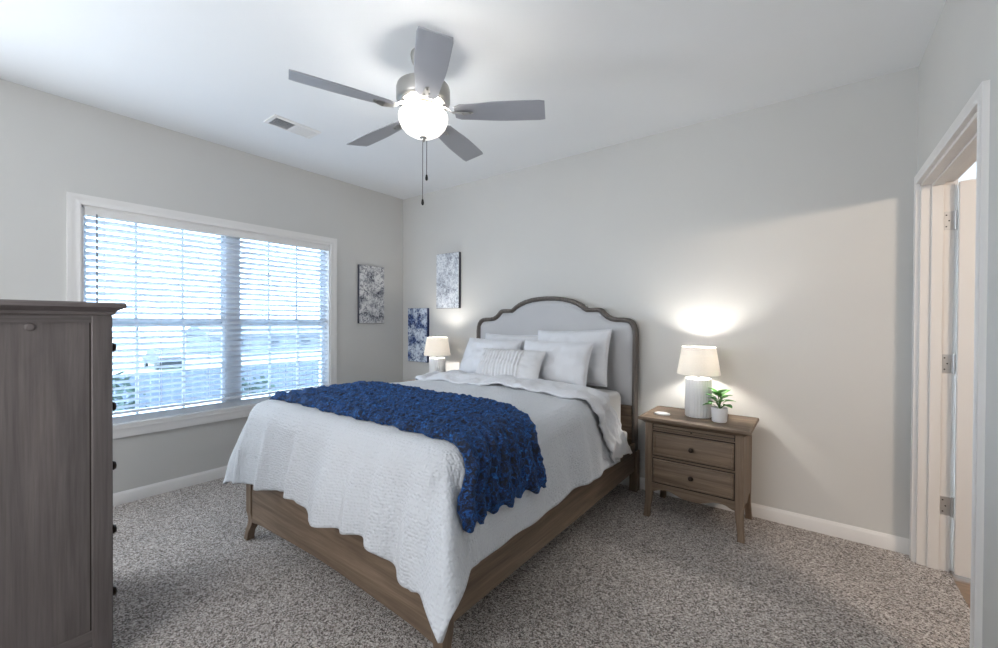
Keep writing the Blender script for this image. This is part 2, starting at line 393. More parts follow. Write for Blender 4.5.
def canvas(label, loc, rotz, w, h, m, edge, gap=0.0):
    t = thing('canvas_picture', label, 'picture', loc, rotz, 'floral canvas pictures')
    d = 0.032
    bm = NB(); box(bm, -w/2, w/2, -d, -0.001, 0, h); obj('stretcher_frame', bm, edge, t, smooth=False, bevel=0.003)
    bm = NB(); box(bm, -w/2+0.003, w/2-0.003, -d-0.0015, -d+0.001, 0.003, h-0.003); obj('painted_canvas', bm, m, t, smooth=False)
canvas('narrow grey floral canvas hanging on the window wall', (0, -0.458, 1.272), PI/2, 0.325, 0.63, A1, M_edge)
canvas('pale white and grey floral canvas hanging highest on the headboard wall', (0.76, 0, 1.438), 0, 0.335, 0.592, A2, M_edge)
canvas('deep blue floral canvas with white blossoms in the corner behind the lamp', (0.29, 0, 0.832), 0, 0.325, 0.615, A3, plain('canvas_edge_blue', srgb(22, 36, 76), 0.8))

# ------------------------------------------------------------------ ceiling vent
v = thing('ceiling_vent', 'white rectangular ceiling air vent with a louvred grille half', 'vent', (0.795, -1.715, H))
bm = NB(); vw, vl = 0.092, 0.172
prism(bm, [(-vw, 0), (-vw, -0.003), (-vw+0.012, -0.009), (-vw+0.026, -0.009), (-vw+0.026, 0)], 1, -vl, vl)
prism(bm, [(vw, 0), (vw, -0.003), (vw-0.012, -0.009), (vw-0.026, -0.009), (vw-0.026, 0)], 1, -vl, vl)
box(bm, -vw+0.026, vw-0.026, -vl, -vl+0.024, -0.009, 0); box(bm, -vw+0.026, vw-0.026, vl-0.024, vl, -0.009, 0); box(bm, -vw+0.026, vw-0.026, -0.012, 0.012, -0.009, 0)
obj('vent_frame', bm, M_trim, v, smooth=False)
bm = NB(); box(bm, -vw+0.026, vw-0.026, -vl+0.024, vl-0.024, -0.0015, -0.0005); obj('duct_opening', bm, plain('duct_grey', srgb(96, 104, 120), 0.9), v, smooth=False)
bm = NB()
for k in range(9):
    x = -vw+0.034+k*(2*vw-0.068)/8; prism(bm, [(x-0.003, -0.0015), (x-0.0015, -0.0015), (x+0.006, -0.0095), (x+0.0045, -0.0095)], 1, -vl+0.024, -0.012)
for k in range(14):
    x = -vw+0.03+k*(2*vw-0.062)/13; box(bm, x-0.0038, x+0.0038, 0.012, vl-0.024, -0.006, -0.0045)
obj('louvres', bm, M_trim, v, smooth=False)

# ------------------------------------------------------------------ ceiling fan
FX, FY = 2.206, -1.717
fan = thing('ceiling_fan', 'five-blade brushed nickel ceiling fan with lit frosted glass bowl', 'ceiling fan', (FX, FY, H))
bm = NB(); lathe(bm, [(0.02, 0), (0.068, 0), (0.07, -0.012), (0.062, -0.045), (0.04, -0.066), (0.018, -0.072)]); obj('canopy', bm, M_nickel, fan)
bm = NB(); lathe(bm, [(0.0125, -0.06), (0.0125, -0.18)], n=16); obj('downrod', bm, M_nickel, fan)
bm = NB(); lathe(bm, [(0.02, -0.148), (0.055, -0.150), (0.09, -0.162), (0.128, -0.172), (0.139, -0.178), (0.143, -0.19), (0.143, -0.252), (0.138, -0.262), (0.128, -0.268), (0.126, -0.274), (0.110, -0.280), (0.085, -0.284), (0.03, -0.285)]); obj('motor_housing', bm, M_nickel, fan)
bm = NB(); lathe(bm, [(0.03, -0.283), (0.075, -0.284), (0.080, -0.298), (0.066, -0.304), (0.062, -0.318), (0.030, -0.322), (0.028, -0.334), (0.02, -0.336)]); obj('light_kit', bm, M_nickel, fan)
prof = [(0.1285, -0.322), (0.132, -0.335), (0.130, -0.358), (0.118, -0.388), (0.095, -0.415), (0.062, -0.434), (0.03, -0.443), (0.006, -0.445)]
bm = NB(); lathe(bm, prof, cap0=False, cap1=True); obj('glass_bowl', bm, M_bowl, fan)
bm = NB(); lathe(bm, [(0.004, -0.440), (0.018, -0.443), (0.02, -0.449), (0.012, -0.453), (0.010, -0.460), (0.006, -0.468), (0.0015, -0.471)], n=20); obj('finial', bm, M_nickel, fan)
M_blade_ = plain('grey_fan_blade', srgb(165, 166, 172), 0.28, 0.2, vary=0.05)
blade_me = iron_me = None
phi0 = math.radians(249.4)
for k in range(5):
    if blade_me is None:
        bm = NB(); prof = []
        def wdt(r):
            t = (r-0.17)/(0.66-0.17); return 0.056+0.018*sm(0, 0.6, t)
        rings = []
        nn = 16
        for i in range(nn+1):
            r = 0.17+(0.655-0.17)*i/nn
            w_ = wdt(r)
            if i == 0: w_ *= 0.72
            if i == nn: w_ *= 0.93
            sk = -0.008*((i/nn)**3)
            rings.append([(r+sk, -w_, -0.003), (r-sk*0.5, w_, -0.003), (r-sk*0.5, w_, 0.003), (r+sk, -w_, 0.003)])
        loft(bm, rings)
        bmesh.ops.rotate(bm, verts=bm.verts[:], matrix=Matrix.Rotation(math.radians(-12), 3, 'X'))
        ob = obj('fan_blade', bm, M_blade_, fan, bevel=0.002); blade_me = ob.data
        bm = NB()
        pts = [(0.09, 0, 0.034), (0.125, 0, 0.022), (0.16, 0, -0.004), (0.22, 0, -0.0085), (0.27, 0, -0.006)]
        rings = [[(x, -w_, z+dz-w_*0.2), (x, w_, z+dz+w_*0.2), (x, w_, z+dz+0.004+w_*0.2), (x, -w_, z+dz+0.004-w_*0.2)] for (x, _, z), w_, dz in zip(pts, (0.016, 0.012, 0.018, 0.024, 0.012), (0, 0, 0, -0.001, -0.001))]
        loft(bm, rings)
        ir = obj('blade_iron', bm, M_nickel, fan, bevel=0.0015); iron_me = ir.data
        sw = []
        for (x, y) in ((0.215, 0.012), (0.215, -0.012), (0.255, 0)):
            bm = NB(); lathe(bm, [(0.005, 0), (0.005, -0.003), (0.002, -0.005)], c=(x, y, -0.0085-0.2*(-y)), n=10)
            sw.append(obj('screw', bm, M_nickel, ir))
    else:
        src = ob; nb = src.copy(); link(nb); nb.parent = fan; b0 = nb
        ni = ir.copy(); link(ni); ni.parent = fan; 
        for q_ in sw:
            ns = q_.copy(); link(ns); ns.parent = ni
        b0.rotation_euler = (0, 0, phi0+k*2*PI/5); ni.rotation_euler = (0, 0, phi0+k*2*PI/5)
    
ob.rotation_euler = (0, 0, phi0); ir.rotation_euler = (0, 0, phi0)
for o in list(fan.children):
    if o.name.startswith('fan_blade') or o.name.startswith('blade_iron'): o.location = (0, 0, -0.315)
for (dx, dy, zb) in ((-0.004, 0.0, -0.780), (0.014, 0.012, -0.648)):
    bm = NB(); tube(bm, [(dx, dy, -0.462), (dx, dy, zb)], 0.0016, 6)
    c = obj('pull_chain', bm, M_bronze, fan)
    bm = NB(); lathe(bm, [(0.002, 0.004), (0.005, 0), (0.0075, -0.014), (0.007, -0.024), (0.002, -0.03)], c=(dx, dy, zb), n=14); obj('chain_fob', bm, M_black, c)
for k in range(3):
    a_ = math.radians(20+120*k)
    bm = NB(); lathe(bm, [(0.004, 0.03), (0.014, 0.022), (0.022, 0.004), (0.018, -0.014), (0.004, -0.022)], c=(0.075*math.cos(a_), 0.075*math.sin(a_), -0.378), n=14); obj('bulb', bm, M_bulb, fan)
    light('fan_bulb_light', 'POINT', (FX+0.088*math.cos(a_), FY+0.088*math.sin(a_), H-0.362), 8, (1, 0.97, 0.93), 0.045)

# ------------------------------------------------------------------ bed
BX = 2.02
bed = thing('upholstered_bed', 'queen bed with arched grey upholstered headboard in weathered wood frame', 'bed', (BX, -1.1, 0))
OY = 1.1                 # local y = world y + OY
# headboard outline (half, from bottom of post up to the apex), u = distance from centre
half = [(0.812, 0.30), (0.812, 1.20), (0.808, 1.245), (0.795, 1.285), (0.772, 1.315), (0.742, 1.331), (0.70, 1.337), (0.64, 1.338), (0.605, 1.344), (0.575, 1.358), (0.548, 1.380), (0.528, 1.402), (0.505, 1.415), (0.47, 1.418), (0.385, 1.418), (0.372, 1.428), (0.345, 1.448), (0.30, 1.472), (0.24, 1.495), (0.16, 1.513), (0.08, 1.521), (0, 1.524)]
def off(poly, d):
    out = []
    n = len(poly)
    for i, p in enumerate(poly):
        a = Vector(poly[max(i-1, 0)]); b = Vector(poly[min(i+1, n-1)]); t = (b-a)
        if i == n-1: t = V(-1, 0)
        t = t.normalized(); out.append((p[0]-t.y*d, p[1]+t.x*d))
    out[0] = (poly[0][0]-d, poly[0][1]); out[-1] = (0, poly[-1][1]-d); return out
def full(h): return [(u, z) for u, z in h] + [(-u, z) for u, z in h[-2::-1]]
half_s = []
for h_, t_z in ((half, 0),):
    half_s = [(u*0.985, z) for u, z in h_]
f_out = full(half_s)
def strip(prof):
    """prof: list of (inset, y)"""
    bm = NB(); rings = []
    offs = [full(off(half_s, d)) for d, _ in prof]
    for i in range(len(f_out)):
        rings.append([(offs[k][i][0], prof[k][1]+OY, offs[k][i][1]) for k in range(len(prof))])
    loft(bm, rings); return bm
# frame moulding: inset vs depth
hf = obj('headboard_frame', strip([(0.0, -0.04), (0.0, -0.088), (0.005, -0.097), (0.011, -0.1), (0.020, -0.1), (0.025, -0.094), (0.029, -0.084), (0.035, -0.082), (0.037, -0.075), (0.037, -0.04)]), M_oakf, bed, sharp=55)
bm = NB()   # upholstered panel: grid between bottom z 0.66 and the inner outline
inner = full(off(half_s, 0.032))
def htop(x):
    x = abs(x); pts = sorted([(u, z) for u, z in off(half_s, 0.032)[1:]])
    for (a, za), (b, zb) in zip(pts, pts[1:]):
        if a <= x <= b: return za+(zb-za)*(x-a)/(b-a+1e-9)
    return pts[-1][1]
def pan(i, j):
    x = -0.770+1.540*i; e = min(1, (0.770-abs(x))/0.03)
    zt = htop(min(abs(x), 0.767)); z = 0.655+(zt-0.655)*j
    ez = min(1, (zt-z)/0.03, (z-0.655)/0.03+0.3)
    puff = 0.018*math.sqrt(max(0, min(e, ez)))
    return (x, OY-0.066-puff, z)
grid(bm, 110, 40, pan); 
g_ = bm.verts[:]
obj('upholstered_panel', bm, M_uphol, bed, sharp=80)
bm = NB(); box(bm, -0.77, 0.77, OY-0.064, OY-0.035, 0.20, 1.3); obj('backing_board', bm, M_oakx, bed, smooth=False)
bm = NB(); box(bm, -0.762, 0.762, OY-0.094, OY-0.034, 0.585, 0.652); box(bm, -0.762, 0.762, OY-0.084, OY-0.04, 0.16, 0.585); obj('lower_rail', bm, M_oakx, bed, smooth=False, bevel=0.004)
for s in (1, -1):
    bm = NB(); prism(bm, [(s*0.752, OY-0.098), (s*0.812, OY-0.098), (s*0.812, OY-0.03), (s*0.752, OY-0.03)], 2, 0.0, 0.31); obj('headboard_leg', bm, M_oakz, bed, smooth=False, bevel=0.004)
    bm = NB()
    prism(bm, [(s*0.775, 0.375), (s*0.800, 0.375), (s*0.800, 0.335), (s*0.795, 0.325), (s*0.795, 0.16), (s*0.775, 0.16)], 1, -2.13+OY, -0.10+OY)
    obj('side_rail', bm, M_oaky, bed, sharp=30, bevel=0.003)
# footboard: gently curved lower edge
bm = NB(); rings = []
for i in range(41):
    u = -0.80+1.6*i/40; a = abs(u)/0.80
    zb = 0.135-0.015*sm(0.75, 1, a)*1.0+0.012*math.cos(a*PI)
    bow = 0.0
    rings.append([(u, -2.19+OY-bow, zb), (u, -2.165+OY, zb), (u, -2.165+OY, 0.40), (u, -2.19+OY-bow, 0.40)])
loft(bm, rings); obj('footboard', bm, M_oakx, bed, sharp=30, bevel=0.003)
def cab_leg(bm, s, sy, h, w0, w1, flare, x, y, top=None, curve=0.25):
    """curved cabriole style leg. x,y = outer corner at the top; s, sy = outward directions"""
    prof = []
    for i in range(13):
        t = i/12; z = h*(1-t)
        o_ = flare*(-curve*math.sin(PI*min(1, t*1.5))*1 + (max(0, (t-0.45)/0.55))**1.6)
        wd = w0+(w1-w0)*sm(0, 0.75, t) + (0.004*sm(0.85, 1, t))
        prof.append((z, o_, wd))
    rings = []
    if top: rings.append([(x, y, top), (x-s*w0, y, top), (x-s*w0, y-sy*w0, top), (x, y-sy*w0, top)])
    for z, o_, wd in prof:
        ox, oy = x+s*o_, y+sy*o_
        rings.append([(ox, oy, z), (ox-s*wd, oy, z), (ox-s*wd, oy-sy*wd, z), (ox, oy-sy*wd, z)])
    loft(bm, rings)
for s in (1, -1):
    bm = NB(); cab_leg(bm, s, -1, 0.17, 0.062, 0.042, 0.010, s*0.818, -2.198+OY, 0.40, 0.8); obj('foot_leg', bm, M_oakz, bed, sharp=35, bevel=0.004)

mt = thing('mattress', 'thick white mattress seen at the edge beside the headboard', 'mattress', (BX, -1.12, 0.30))
bm = NB(); box(bm, -0.755, 0.755, -1.0, 0.985, 0.0, 0.17); obj('box_spring', bm, M_matt, mt, smooth=False, bevel=0.02)
bm = NB(); box(bm, -0.71, 0.71, -0.98, 0.985, 0.172, 0.475); o = obj('mattress_body', bm, M_matt, mt, bevel=0.05); o.modifiers['bevel'].segments = 5

# ---- duvet as a draped cloth
HW = HW0 = 0.74
YF, ZT, RR = -2.10, 0.84, 0.10
def drape(a, b, lift=0.0, fold=1.0, y_head=-0.40):
    """a: across (0 = centre), b: world y of the cloth point (towards the foot is more negative)"""
    HW = HW0-0.085*sm(-1.35, -0.55, b)
    da = max(abs(a)-HW, 0); db = max(YF-b, 0); sgn = 1 if a > 0 else -1
    ix = max(-HW, min(HW, a)); iy = max(b, YF)
    pn = 4.5 if a < 0 else 3.2
    dh = math.hypot(da, db); d = (da**pn+db**pn)**(1/pn)
    rr = RR+lift
    z = ZT+lift
    e = min(HW-abs(ix), iy-YF)
    z -= 0.018*(1-sm(0, 0.26, e))
    z += 0.012*N3(ix*2.3, iy*2.3, 1.7)+0.004*N3(ix*9, iy*9, 4)
    if d < 1e-6: return V(ix, iy, z)
    dx, dy = da/dh*sgn, -db/dh
    L = rr*PI/2
    corner = 1.0-abs(abs(dx)-abs(dy)) if (da > 0 and db > 0) else 0.0
    s_par = iy if db == 0 else (ix if da == 0 else 0)
    ang = math.atan2(abs(dy), abs(dx))
    # fold field running round the perimeter
    P = (-iy if sgn < 0 else iy)*1.0
    if da > 0 and db > 0: ph = (2.1+ang*0.30)*sgn
    elif da > 0: ph = -iy*sgn
    else: ph = (2.1+0.30*PI/2)*sgn + (ix-sgn*HW) if False else None
    if ph is None:
        sg2 = 1 if ix > 0 else -1
        ph2 = N3(ix*4.2, 7.1, 0)*0.9 + N3(ix*9, 2.2, 0)*0.45
        fo = ph2*0.125
    elif da > 0 and db > 0:
        end_foot = (N3(sgn*HW*4.2, 7.1, 0)*0.9+N3(sgn*HW*9, 2.2, 0)*0.45)*0.125
        end_side = (N3(YF*3.3, 3.3*sgn, 0)*0.9+N3(YF*8, 5.5, 0)*0.4)*0.030
        w_ = ang/(PI/2); fo = end_side*(1-w_)+end_foot*w_ + 0.045*math.sin(ang*4)**2*math.sin(ang*2)*(-1)
    else: fo = (N3(iy*3.3, 3.3*sgn, 0)*0.9+N3(iy*8, 5.5, 0)*0.4)*0.030
    if d <= L:
        th = d/rr; out = rr*math.sin(th); dz = rr*(1-math.cos(th)); t = 0
    else:
        t = d-L
        phi = math.radians(7+(9 if a < 0 else 32)*sm(0, 1, corner))
        out = rr+t*math.sin(phi); dz = rr+t*math.cos(phi)
    out += fo*fold*sm(0.0, 0.40, d)*1.2
    out += 0.02*sm(0.1, 0.4, d)
    out = max(out, min(rr*math.sin(min(d/rr, PI/2)), rr)-0.001)
    zz_ = z-dz
    n6 = 0.006*N3((ix+dx*d)*8, (iy+dy*d)*8, zz_*3)
    out += n6+0.006*sm(0.05, 0.2, d)
    return V(ix+dx*out, iy+dy*out, zz_)
du = thing('duvet', 'white crinkled duvet draped over the bed with corner hanging low', 'duvet', (BX, 0, 0))
LL, LRr, LF = 0.45, 0.45, 0.485
def duv(u, v):
    a = -(HW+LL)+(2*HW+LL+LRr)*u
    # denser near edges comes from plain sampling
    lf_ = 0.455+0.06*sm(-0.25, -0.75, a)+0.060*sm(0.42, 0.74, a)+0.010*math.sin(a*11)
    b = -0.50 + (YF-lf_+0.50)*v
    # scallop the hem lightly and round the corner
    q = drape(a, b); return q
bm = NB()
grid(bm, 190, 190, duv)
o = obj('duvet_cover', bm, M_duvet, du, sharp=180)
md = o.modifiers.new('solid', 'SOLIDIFY'); md.thickness = 0.022; md.offset = -1
# folded-back top edge, crumpled, hanging at both sides
bm = NB()
def fold_(u, v):
    a = -(HW+0.46)+(2*HW+0.92)*u
    w_ = 0.34*(1-0.25*sm(HW, HW+0.4, abs(a)))
    hang = max(abs(a)-HW+0.05, 0)
    b = -0.955+w_*v + hang*0.62 + 0.02*N3(a*5, 1, 0)
    lift = 0.018+0.030*math.sin(PI*min(1, v*1.0))**0.7
    q = drape(a, b, lift)
    edge = 1
    q += V(0, 0, 1)*(0.026*N3(q.x*7, q.y*7, q.z*7)+0.010*N3(q.x*19, q.y*19, q.z*15))*edge
    if hang > 0.05: q += V(1 if a > 0 else -1, 0, 0)*(0.034*N3(q.y*15, q.z*9, 2)+0.022*abs(N3(q.y*30, q.z*14, 2))+0.004)
    return q
grid(bm, 150, 34, fold_)
o = obj('turned_down_edge', bm, M_duvet2, du, sharp=180); md = o.modifiers.new('solid', 'SOLIDIFY'); md.thickness = 0.014; md.offset = -1
o['label'] = 'crumpled folded-back top edge of the duvet'

# ---- blue throw
tb = thing('throw_blanket', 'royal blue plush throw blanket laid across the foot of the bed', 'blanket', (BX, 0, 0))
bm = NB()
def thr(u, v):
    a0 = -(HW+0.20)+0.03*N3(v*3, 2, 0); a1 = HW+0.30+0.012*math.sin(v*40)+0.02*N3(v*4, 8, 1)
    a = a0+(a1-a0)*u
    x = a
    yf = -2.075+0.012*N3(a*5, 3, 3)+0.008*math.sin(a*38)
    yb = -1.43+0.012*N3(a*4, 9, 3)+0.008*math.sin(a*41+1)-0.17*sm(HW-0.15, HW+0.2, a)-0.05*sm(0.25, 0.9, u)+0.03*sm(0.3, 0, u)
    if a > HW: yf -= 0.02*sm(HW, HW+0.3, a)
    b = yf+(yb-yf)*v
    b = max(b, YF+0.001)
    ridge = abs(math.sin(v*PI*7.0+1.6*N3(a*1.5, v*2, 5)+0.5))
    body = 0.024+0.014*ridge+0.009*N3(a*40, b*40, 1)+0.006*N3(a*80, b*80, 6)
    body *= 0.35+0.65*sm(0, 0.05, min(v, 1-v, u*2, (1-u)*2))
    q = drape(a, b, 0.0)
    # outward direction: up on the bed, sideways on the hang
    th = max(0, min(1, (abs(a)-HW)/(RR*PI/2)))*PI/2
    n_ = V(math.sin(th)*(1 if a > 0 else -1), 0, math.cos(th))
    fo = 0.020*math.sin(v*PI*5)*sm(HW+0.05, HW+0.4, a)
    return q+n_*(body+0.006)+V(fo+0.012*sm(HW, HW+0.2, a), -0.11*sm(HW, HW+0.25, a)*(1-v), 0)
grid(bm, 300, 130, thr)
o = obj('plush_pile', bm, M_throw, tb, sharp=180); md = o.modifiers.new('solid', 'SOLIDIFY'); md.thickness = 0.014; md.offset = -1

# ---- pillows
def pillow(name, label, cat, c, w, h, T, lean, rotz, m, seed, ribs=False, group=None, sag=0.02, rolly=0):
    t = thing(name, label, cat, c, rotz, group or (None if ribs else 'white bed pillows'))
    t.rotation_euler = (0, rolly, rotz)
    bm = NB(); nu, nv = 60, 44
    rot = Matrix.Rotation(math.radians(-lean), 3, 'X')
    def surf(side):
        def fn(u, v):
            a = 2*u-1; b = 2*v-1
            # squared-off outline with drawn-in edges and soft ears
            ax = w/2*a*(1-0.045*(1-b*b)*abs(a)); bz = h/2*b*(1-0.05*(1-a*a)*abs(b))
            th = T/2*((1-abs(a)**2.6)**0.55)*((1-abs(b)**2.6)**0.55)
            edge = min(1, (1-abs(a))*9, (1-abs(b))*9)
            wr = edge*(0.012*N3(a*2.2+seed, b*2.2, side)+0.006*N3(a*6+seed, b*4, side*3))
            d = side*(th+wr*T/0.16)
            if ribs and side < 0:
                if abs(a) < 0.98 and a < 0.5: d -= 0.009*(1+math.cos(a*PI*19))*0.5*edge + 0.001
            return rot @ V(ax, d, bz) + V(0, 0, 0)
        return fn
    ga = grid(bm, nu*(4 if ribs else 1), nv, surf(-1)); gb = grid(bm, nu*(4 if ribs else 1), nv, surf(1))
    bmesh.ops.remove_doubles(bm, verts=bm.verts[:], dist=0.0005)
    obj('pillow_cover' if not ribs else 'cushion_cover', bm, m, t, sharp=180)
    # seam piping round the edge
    bm = NB(); pts = []
    for k in range(0, 121):
        s_ = k/120*4; e = s_ % 1 if s_ < 4 else 0; q = int(s_) % 4
        a, b = ((-1+2*e, -1), (1, -1+2*e), (1-2*e, 1), (-1, 1-2*e))[q]
        ax = w/2*a*(1-0.045*(1-b*b)*abs(a)); bz = h/2*b*(1-0.05*(1-a*a)*abs(b)); pts.append(rot @ V(ax, 0, bz))
    tube(bm, pts, 0.0035, 6); obj('seam', bm, m, t)
    return t
PZ = 0.80
pillow('bed_pillow', 'tall white pillow at the back leaning on the headboard nearest the nightstand with the plant', 'pillow', (2.33, -0.235, 1.02), 0.66, 0.45, 0.17, 17, math.radians(1), M_pillow, 1.0, rolly=math.radians(-2))
pillow('bed_pillow', 'white pillow at the back leaning on the headboard on the window side', 'pillow', (1.72, -0.235, 0.985), 0.64, 0.42, 0.17, 18, math.radians(-1), M_pillow, 5.0)
pillow('bed_pillow', 'white front pillow propped right of the small ribbed cushion', 'pillow', (2.30, -0.455, 0.985), 0.60, 0.37, 0.165, 26, math.radians(2), M_pillow, 9.0)
pillow('bed_pillow', 'white front pillow on the window side behind the ribbed cushion', 'pillow', (1.66, -0.455, 0.98), 0.60, 0.38, 0.165, 28, math.radians(-2), M_pillow, 13.0)
pillow('lumbar_cushion', 'small oblong off-white lumbar cushion with vertical ribs in front of pillows', 'cushion', (2.015, -0.65, 0.965), 0.58, 0.27, 0.13, 30, math.radians(3), M_lumbar, 21.0, ribs=True)

# ------------------------------------------------------------------ nightstands
def nightstand(label, loc):
    t = thing('nightstand', label, 'nightstand', loc, 0, 'bedside nightstands')
    w, d, h = 0.288, 0.385, 0.672     # half body width, depth, height; origin at centre of back edge on the floor
    yb, yf = -0.015, -0.415
    def topring(e, z): return [(-w-e, yf-e, z), (w+e, yf-e, z), (w+e, yb+min(e, 0.01), z), (-w-e, yb+min(e, 0.01), z)]
    bm = NB(); loft(bm, [topring(0.004, h-0.040), topring(0.010, h-0.034), topring(0.022, h-0.026), topring(0.036, h-0.020), topring(0.040, h-0.016), topring(0.040, h-0.006), topring(0.036, h), topring(0.026, h), topring(0.022, h-0.003)]); obj('top', bm, M_oakx, t, sharp=25)
    # carcass: corner stiles, side panels, back
    bm = NB()
    for s in (1, -1):
        box(bm, s*w, s*(w-0.022), yf+0.042, yb-0.04, 0.20, h-0.038)
    box(bm, -w+0.022, w-0.022, yb-0.02, yb-0.008, 0.20, h-0.038)
    box(bm, -w+0.022, w-0.022, yf+0.016, yb-0.02, 0.20, 0.215)
    obj('carcass', bm, M_oakz, t, smooth=False)
    for s in (1, -1):
        for fy, sy in ((yf, -1), (yb-0.0, 1)):
            bm = NB(); cab_leg(bm, s, sy, 0.20, 0.047, 0.036, 0.007 if sy < 0 else 0.006, s*(w+0.001), fy, h-0.039); obj('leg', bm, M_oakz, t, sharp=35, bevel=0.003)
    # aprons with a scalloped lower edge
    bm = NB(); rings = []
    for i in range(31):
        u = -(w-0.044)+2*(w-0.044)*i/30; a = abs(u)/(w-0.044)
        zb = 0.168+0.030*sm(0.15, 0.6, a)-0.022*sm(0.72, 1, a)
        rings.append([(u, yf+0.006, zb), (u, yf+0.026, zb), (u, yf+0.026, 0.233), (u, yf+0.006, 0.233)])
    loft(bm, rings)
    for s in (1, -1):
        rings = []
        for i in range(17):
            u = yf+0.042+(yb-0.042-yf-0.042)*i/16; a = abs(i/8-1)
            zb = 0.172+0.024*sm(0.0, 0.6, a)-0.02*sm(0.75, 1, a)
            rings.append([(s*(w-0.002), u, zb), (s*(w-0.018), u, zb), (s*(w-0.018), u, 0.205), (s*(w-0.002), u, 0.205)])
        loft(bm, rings)
    obj('apron', bm, M_oakx, t, sharp=30)
    # frame rails and recess backing
    dw = w-0.052
    bm = NB(); box(bm, -w+0.044, w-0.044, yf+0.010, yf+0.022, 0.226, h-0.040); obj('front_recess', bm, M_groove, t, smooth=False)
    bm = NB(); 
    for (z0, z1) in ((0.222, 0.234), (0.404, 0.414), (0.584, 0.590)): box(bm, -w+0.045, w-0.045, yf+0.004, yf+0.02, z0, z1)
    obj('drawer_rail', bm, M_oakx, t, smooth=False)
    for (z0, z1) in ((0.243, 0.396), (0.422, 0.575)):
        bm = NB()
        def rr(e, y): return [(-dw+e, y, z0+e), (dw-e, y, z0+e), (dw-e, y, z1-e), (-dw+e, y, z1-e)]
        loft(bm, [rr(0, yf+0.02), rr(0, yf+0.000), rr(0.004, yf-0.004), rr(0.010, yf-0.004), rr(0.014, yf+0.001), rr(0.020, yf-0.001)])
        dd = obj('drawer', bm, M_oakx, t, sharp=20)
        bm = NB(); prof = [(0.005, 0), (0.005, 0.010), (0.013, 0.015), (0.0155, 0.020), (0.013, 0.026), (0.004, 0.029)]
        lathe(bm, prof, n=20); bmesh.ops.rotate(bm, verts=bm.verts[:], matrix=Matrix.Rotation(PI/2, 3, 'X')); bmesh.ops.translate(bm, verts=bm.verts[:], vec=V(0, yf-0.001, (z0+z1)/2))
        obj('knob', bm, M_bronze, dd)
    bm = NB(); box(bm, -dw, dw, yf+0.001, yf+0.02, 0.594, 0.606); box(bm, -dw, dw, yf+0.003, yf+0.02, 0.611, 0.626)
    s_ = obj('pull_out_shelf', bm, M_oakx, t, smooth=False, bevel=0.002)
    bm = NB(); tube(bm, [(0, yf+0.004, 0.606), (0, yf-0.010, 0.606)], 0.006, 12); obj('shelf_knob', bm, M_bronze, s_)
    return t
nightstand('weathered wood two-drawer nightstand with plant and lamp, beside the doorway end of the bed', (3.29, -0.028, 0))
n2 = nightstand('weathered wood nightstand mostly hidden behind the bed on the window side', (0.815, -0.028, 0))
NZ = 0.6695
def table_lamp(label, x, y, power):
    t = thing('table_lamp', label, 'lamp', (x, y, NZ), 0, 'bedside table lamps')
    bm = NB(); lathe(bm, [(0.070, 0), (0.079, 0.001), (0.0825, 0.008), (0.0825, 0.247), (0.080, 0.256), (0.062, 0.262), (0.02, 0.265)], n=168, flute=0.0035, nf=28); obj('ribbed_base', bm, plain('white_ribbed_ceramic', srgb(226, 226, 226), 0.5), t)['label'] = 'white vertically ribbed ceramic base'
    bm = NB(); lathe(bm, [(0.012, 0.264), (0.012, 0.270), (0.014, 0.272), (0.014, 0.292), (0.008, 0.294)], n=18); obj('socket', bm, M_nickel, t)
    bm = NB(); lathe(bm, [(0.006, 0.292), (0.016, 0.298), (0.024, 0.318), (0.020, 0.338), (0.006, 0.348)], n=20); obj('bulb', bm, M_bulb, t)
    bm = NB(); lathe(bm, [(0.133, 0.285), (0.1345, 0.2855), (0.1345, 0.290), (0.1045, 0.466), (0.103, 0.468), (0.1025, 0.466), (0.1325, 0.288), (0.133, 0.285)], n=64, cap0=False, cap1=False); obj('lamp_shade', bm, M_shade, t, sharp=60)
    bm = NB(); tube(bm, [(0, 0, 0.45), (0.055, 0, 0.456), (0.104, 0, 0.462)], 0.0018, 6); tube(bm, [(0, 0, 0.45), (-0.052, 0.02, 0.456), (-0.096, 0.038, 0.462)], 0.0018, 6); tube(bm, [(0.03, 0, 0.29), (0.034, 0, 0.36), (0.012, 0, 0.44), (0, 0, 0.452)], 0.0018, 6); obj('shade_spider', bm, M_nickel, t)
    l = light('lamp_bulb_light', 'POINT', (x, y, NZ+0.385), power, (1, 0.95, 0.88), 0.032)
    return t
table_lamp('white ribbed table lamp, lit, on the nightstand with the plant', 3.282, -0.215, 12)
table_lamp('white table lamp, lit, beyond the bed below the pictures', 0.852, -0.27, 9)

# plant
pl = thing('potted_plant', 'small leafy green plant in a white pot beside the lamp', 'plant', (3.424, -0.300, NZ))
bm = NB(); lathe(bm, [(0.030, 0), (0.040, 0.001), (0.0435, 0.006), (0.0475, 0.07), (0.048, 0.092), (0.045, 0.092), (0.0435, 0.068), (0.02, 0.066)], n=40); obj('pot', bm, plain('white_ceramic_pot', srgb(228, 228, 230), 0.35), pl)
bm = NB(); lathe(bm, [(0.0435, 0.070), (0.02, 0.074), (0.005, 0.075)], n=24, cap0=False); obj('soil', bm, plain('dark_soil', srgb(50, 40, 32), 1, bump=0.8, bscale=120), pl)
tl = NT('green_leaf'); v_ = tl.coords(); tl.setp(Base_Color=tl.ramp(tl.noise(v_, 26, 3), [(0.3, srgb(38, 92, 36)), (0.55, srgb(74, 142, 56)), (0.75, srgb(126, 184, 92))]), Roughness=0.45)
rnd = random.Random(4)
stems = NB(); leaves = []
